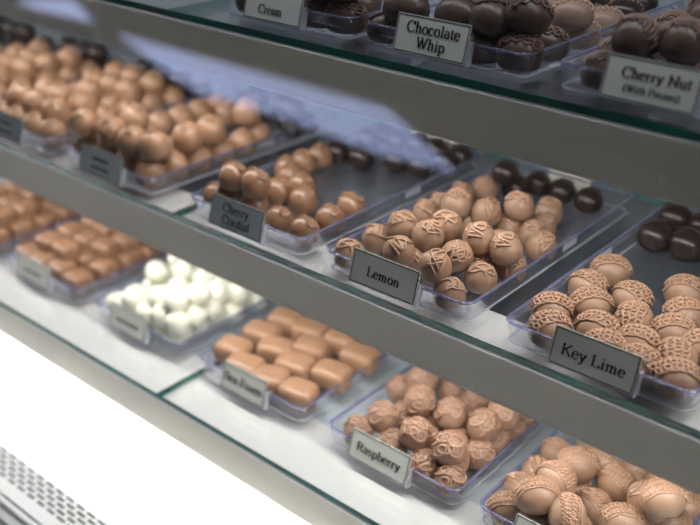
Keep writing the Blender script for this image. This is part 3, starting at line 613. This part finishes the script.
  (-0.776,0.105,-0.1602,'plain',0.0152,0),(-0.678,0.1055,-0.1602,'plain',0.0152,0),(-0.7586,0.1204,-0.1427,'plain',0.0152,1),(-0.7287,0.1213,-0.1424,'plain',0.0152,1),
  (-0.6976,0.1219,-0.143,'plain',0.0152,1),(-0.7138,0.1352,-0.1602,'plain',0.0152,0),(-0.7442,0.1362,-0.1602,'plain',0.0152,0),(-0.7742,0.1363,-0.1602,'plain',0.0152,0),
  (-0.681,0.1386,-0.1602,'plain',0.0152,0),(-0.7601,0.153,-0.1433,'plain',0.0152,1),(-0.6945,0.1532,-0.1418,'plain',0.0152,1),(-0.745,0.1681,-0.1602,'plain',0.0152,0),
  (-0.68,0.17,-0.1602,'plain',0.0152,0),(-0.7132,0.1705,-0.1602,'plain',0.0152,0),(-0.7773,0.1706,-0.1602,'plain',0.0152,0),(-0.764,0.1985,-0.1454,'dark',0.0135,1),
  (-0.731,0.1985,-0.1451,'dark',0.0135,1),(-0.698,0.1985,-0.1431,'dark',0.0135,1),(-0.712,0.2052,-0.1617,'dark',0.0135,0),(-0.679,0.2078,-0.1617,'dark',0.0135,0),
  (-0.745,0.2088,-0.1617,'dark',0.0135,0),(-0.778,0.209,-0.1617,'dark',0.0135,0),],
 'endleft': [
  (-0.8423,0.1041,-0.1602,'plain',0.0152,0),(-0.8585,0.119,-0.1447,'plain',0.0152,1),(-0.8912,0.1215,-0.1433,'plain',0.0152,1),(-0.8757,0.1366,-0.1602,'plain',0.0152,0),
  (-0.9067,0.1369,-0.1602,'plain',0.0152,0),(-0.8402,0.1372,-0.1602,'plain',0.0152,0),(-0.926,0.1985,-0.1431,'dark',0.0135,1),(-0.893,0.1985,-0.1439,'dark',0.0135,1),
  (-0.86,0.1985,-0.1437,'dark',0.0135,1),(-0.94,0.2053,-0.1617,'dark',0.0135,0),(-0.907,0.2064,-0.1617,'dark',0.0135,0),(-0.874,0.2067,-0.1617,'dark',0.0135,0),
  (-0.841,0.2145,-0.1617,'dark',0.0135,0),],
 'brown': [
  (-0.5027,0.0037,-0.3298,'block',0.0145,0),(-0.57,0.0038,-0.3298,'block',0.0145,0),(-0.601,0.0069,-0.3298,'block',0.0145,0),(-0.5378,0.0073,-0.3298,'block',0.0145,0),
  (-0.5824,0.0223,-0.3152,'block',0.0145,1),(-0.5512,0.0239,-0.3155,'block',0.0145,1),(-0.5983,0.0372,-0.3298,'block',0.0145,0),(-0.5045,0.0385,-0.3298,'block',0.0145,0),
  (-0.5689,0.0386,-0.3298,'block',0.0145,0),(-0.5372,0.0402,-0.3298,'block',0.0145,0),(-0.5847,0.0549,-0.3155,'block',0.0145,1),(-0.5536,0.0553,-0.3164,'block',0.0145,1),
  (-0.5199,0.0555,-0.3144,'block',0.0145,1),(-0.5356,0.0692,-0.3298,'block',0.0145,0),(-0.5997,0.07,-0.3298,'block',0.0145,0),(-0.5028,0.0716,-0.3298,'block',0.0145,0),
  (-0.5671,0.0729,-0.3298,'block',0.0145,0),(-0.5198,0.0854,-0.3161,'block',0.0145,1),(-0.553,0.0855,-0.3123,'block',0.0145,1),(-0.5851,0.0892,-0.3152,'block',0.0145,1),
  (-0.5359,0.1018,-0.3298,'block',0.0145,0),(-0.5036,0.1023,-0.3298,'block',0.0145,0),(-0.569,0.1028,-0.3298,'block',0.0145,0),(-0.6,0.1042,-0.3298,'block',0.0145,0),],
 'farbrown': [
  (-0.6672,0.0039,-0.3298,'block',0.0145,0),(-0.7324,0.0068,-0.3298,'block',0.0145,0),(-0.6972,0.0073,-0.3298,'block',0.0145,0),(-0.7452,0.0207,-0.3123,'block',0.0145,1),
  (-0.7156,0.0212,-0.3167,'block',0.0145,1),(-0.6843,0.0228,-0.3135,'block',0.0145,1),(-0.6671,0.0372,-0.3298,'block',0.0145,0),(-0.7636,0.0384,-0.3298,'block',0.0145,0),
  (-0.7315,0.0392,-0.3298,'block',0.0145,0),(-0.698,0.0398,-0.3298,'block',0.0145,0),(-0.7158,0.0545,-0.3164,'block',0.0145,1),(-0.6841,0.0555,-0.3149,'block',0.0145,1),
  (-0.749,0.0562,-0.3138,'block',0.0145,1),(-0.6652,0.069,-0.3298,'block',0.0145,0),(-0.7325,0.0697,-0.3298,'block',0.0145,0),(-0.6984,0.0722,-0.3298,'block',0.0145,0),
  (-0.7614,0.0724,-0.3298,'block',0.0145,0),(-0.7481,0.0859,-0.3123,'block',0.0145,1),(-0.7164,0.089,-0.315,'block',0.0145,1),(-0.7642,0.1032,-0.3298,'block',0.0145,0),
  (-0.6988,0.1036,-0.3298,'block',0.0145,0),(-0.668,0.1041,-0.3298,'block',0.0145,0),(-0.7308,0.1047,-0.3298,'block',0.0145,0),],
 'sea': [
  (-0.2393,0.0043,-0.3299,'pillow',0.01,1),(-0.2053,0.0043,-0.3299,'pillow',0.01,1),(-0.1708,0.0058,-0.3299,'pillow',0.01,1),(-0.27,0.0189,-0.3299,'pillow',0.01,1),
  (-0.2048,0.0375,-0.3299,'pillow',0.01,1),(-0.2381,0.0469,-0.3299,'pillow',0.01,1),(-0.1684,0.0498,-0.3299,'pillow',0.01,1),(-0.27,0.0586,-0.3299,'pillow',0.01,1),
  (-0.2125,0.0701,-0.3299,'pillow',0.01,1),(-0.1684,0.0911,-0.3299,'pillow',0.01,1),(-0.2358,0.0946,-0.3299,'pillow',0.01,1),(-0.2697,0.0947,-0.3299,'pillow',0.01,1),
  (-0.2006,0.1018,-0.3299,'pillow',0.01,1),(-0.2592,0.1401,-0.3299,'pillow',0.01,1),(-0.2242,0.1401,-0.3299,'pillow',0.01,1),(-0.1892,0.1401,-0.3299,'pillow',0.01,1),],
 'whip': [
  (-0.021,0.033,0.0125,'egg',0.012,0),(-0.1016,0.033,0.0125,'egg',0.012,0),(-0.0545,0.0335,0.013,'egg',0.0125,0),(-0.0418,0.0335,0.0312,'egg',0.0125,1),
  (-0.0139,0.0335,0.0331,'egg',0.0125,1),(-0.088,0.0337,0.0296,'egg',0.0125,1),(0.0072,0.0347,0.0138,'ruffle',0.0135,0),(0.0072,0.041,0.0385,'ruffle',0.0135,1),
  (0.0077,0.0685,0.0134,'ruffle',0.013,0),(0.0081,0.1016,0.0292,'tanwave',0.0125,1),(0.0081,0.1168,0.013,'tanwave',0.0125,0),(-0.1011,0.1546,0.013,'egg',0.0125,0),
  (0.0038,0.1646,0.013,'tanwave',0.0125,0),(-0.0762,0.1682,0.013,'egg',0.0125,0),(-0.0545,0.1852,0.013,'tanwave',0.0125,0),(-0.0356,0.1932,0.0203,'darkwave',0.012,1),
  (-0.0767,0.1994,0.013,'egg',0.0125,0),(-0.0283,0.2117,0.0125,'darkwave',0.012,0),(-0.003,0.2153,0.0125,'darkwave',0.012,0),(-0.0097,0.2578,0.0125,'darkwave',0.012,0),],
 'nut': [
  (0.0677,0.0335,0.013,'arcs',0.0125,0),(0.0841,0.0406,0.0352,'arcs',0.0142,1),(0.1123,0.0441,0.013,'arcs',0.0125,0),(0.1124,0.0457,0.0367,'arcs',0.0142,1),
  (0.0852,0.0491,0.013,'arcs',0.0125,0),(0.0573,0.0788,0.013,'arcs',0.0125,0),(0.1182,0.087,0.013,'arcs',0.0125,0),(0.0599,0.1164,0.013,'arcs',0.0125,0),
  (0.0873,0.12,0.013,'arcs',0.0125,0),(0.0589,0.1652,0.0146,'arcs',0.0142,0),(0.0915,0.1709,0.013,'arcs',0.0125,0),(0.0757,0.1816,0.0269,'arcs',0.0142,1),
  (0.0573,0.1897,0.013,'arcs',0.0125,0),(0.0573,0.2126,0.013,'arcs',0.0125,0),],
 'cream': [
  (-0.1448,0.0345,0.0138,'ruffle',0.0135,0),(-0.1708,0.0345,0.0138,'ruffle',0.0135,0),(-0.2426,0.0345,0.0138,'ruffle',0.0135,0),(-0.2179,0.0345,0.0138,'ruffle',0.0135,0),
  (-0.1688,0.0345,0.0378,'ruffle',0.0135,1),(-0.1447,0.0345,0.0378,'ruffle',0.0135,1),(-0.1942,0.0397,0.0138,'ruffle',0.0135,0),(-0.1631,0.0745,0.0138,'ruffle',0.0135,0),
  (-0.196,0.1211,0.0138,'ruffle',0.0135,0),],
}
WORDS = {'swirl': 'squiggled milk bonbon', 'lace': 'laced milk bonbon', 'loops': 'looped milk bonbon', 'zigzag': 'zigzag iced chocolate', 'fold': 'glossy amber cordial', 'plain': 'plain milk bonbon',
 'dark': 'smooth dark bonbon', 'block': 'square brown caramel', 'pillow': 'oblong milk pillow', 'white': 'round white bonbon', 'egg': 'smooth dark oval', 'ruffle': 'ruffled dark chocolate',
 'tanwave': 'tan waved chocolate', 'darkwave': 'flat waved chocolate', 'arcs': 'dark ridged chocolate'}
PLACE = {'lemon': 'Lemon tray', 'key': 'Key Lime tray', 'cordial': 'Cordial tray', 'plain': 'tray beside Cordial', 'left': 'blurred middle tray', 'farleft': 'far left middle', 'endleft': 'leftmost middle tray',
 'rasp': 'Raspberry tray', 'corner': 'right of Raspberry', 'sea': 'left of Raspberry', 'white': 'bottom shelf', 'brown': 'left of whites', 'farbrown': 'bottom left edge', 'whip': 'Whip tray', 'nut': 'Nut tray', 'cream': 'Cream tray'}
NTH = ['', 'first', 'second', 'third', 'fourth', 'fifth', 'sixth', 'seventh', 'eighth', 'ninth', 'tenth', 'eleventh', 'twelfth', 'thirteenth', 'fourteenth', 'fifteenth']
rnd = random.Random(11)
for name, rows in ROWS.items():
    # rows from front to back, then left to right inside a row
    order = {}
    for lay in (0, 1):
        for kd in sorted(set(r[3] for r in rows)):
            sub = sorted([i for i, r in enumerate(rows) if r[5] == lay and r[3] == kd], key=lambda i: rows[i][1])
            ri = 0; j = 0
            while j < len(sub):
                y0 = rows[sub[j]][1]; grp = []
                while j < len(sub) and rows[sub[j]][1] - y0 < .017 and len(grp) < 5: grp.append(sub[j]); j += 1
                ri += 1
                for n_, i in enumerate(sorted(grp, key=lambda i: rows[i][0])): order[i] = (ri, n_ + 1, len(grp))
    for i, (x, y, z, kd, R, lay) in enumerate(rows):
        ri, ci, tot = order[i]
        lab = f"{WORDS[kd]}, {PLACE[name]}, {'upper' if lay else 'lower'} layer, {NTH[ri]} row from front, {NTH[ci]} from left"
        nv = KIND[kd][11]; var = rnd.randrange(nv)
        yaw = rnd.uniform(0, 6.28); tx = rnd.uniform(-.12, .12); ty = rnd.uniform(-.12, .12)
        if lay: tx, ty = tx * 2.2, ty * 2.2
        if kd in ('swirl', 'loops', 'plain', 'white', 'dark'): yaw = .6 + rnd.uniform(-.8, .8)
        if kd == 'lace': yaw = rnd.choice([.6, .4, .8, .5, .2, 1.9, -.3]) + rnd.uniform(-.15, .15); tx = tx * .4; ty *= .4
        if kd == 'zigzag': yaw = rnd.choice([0, -.4, .4, .8, 1.3, 2.1]) + rnd.uniform(-.2, .2)
        if kd == 'arcs': yaw = rnd.uniform(.2, .9)
        if kd in ('egg', 'ruffle', 'tanwave', 'darkwave'): yaw = .6 + rnd.uniform(-.35, .35)
        if kd == 'pillow': yaw = rnd.uniform(.12, .42); tx = ty = 0
        if kd == 'block': yaw = rnd.uniform(-.2, .2); tx = ty = 0
        if kd == 'fold': yaw = rnd.uniform(-.5, .5)
        if lay == 0: tx = ty = 0
        choc(kd, var, (x, y, z), R, (tx, ty, yaw), lab, 'chocolate', f"{WORDS[kd]} pieces in {PLACE[name]}")
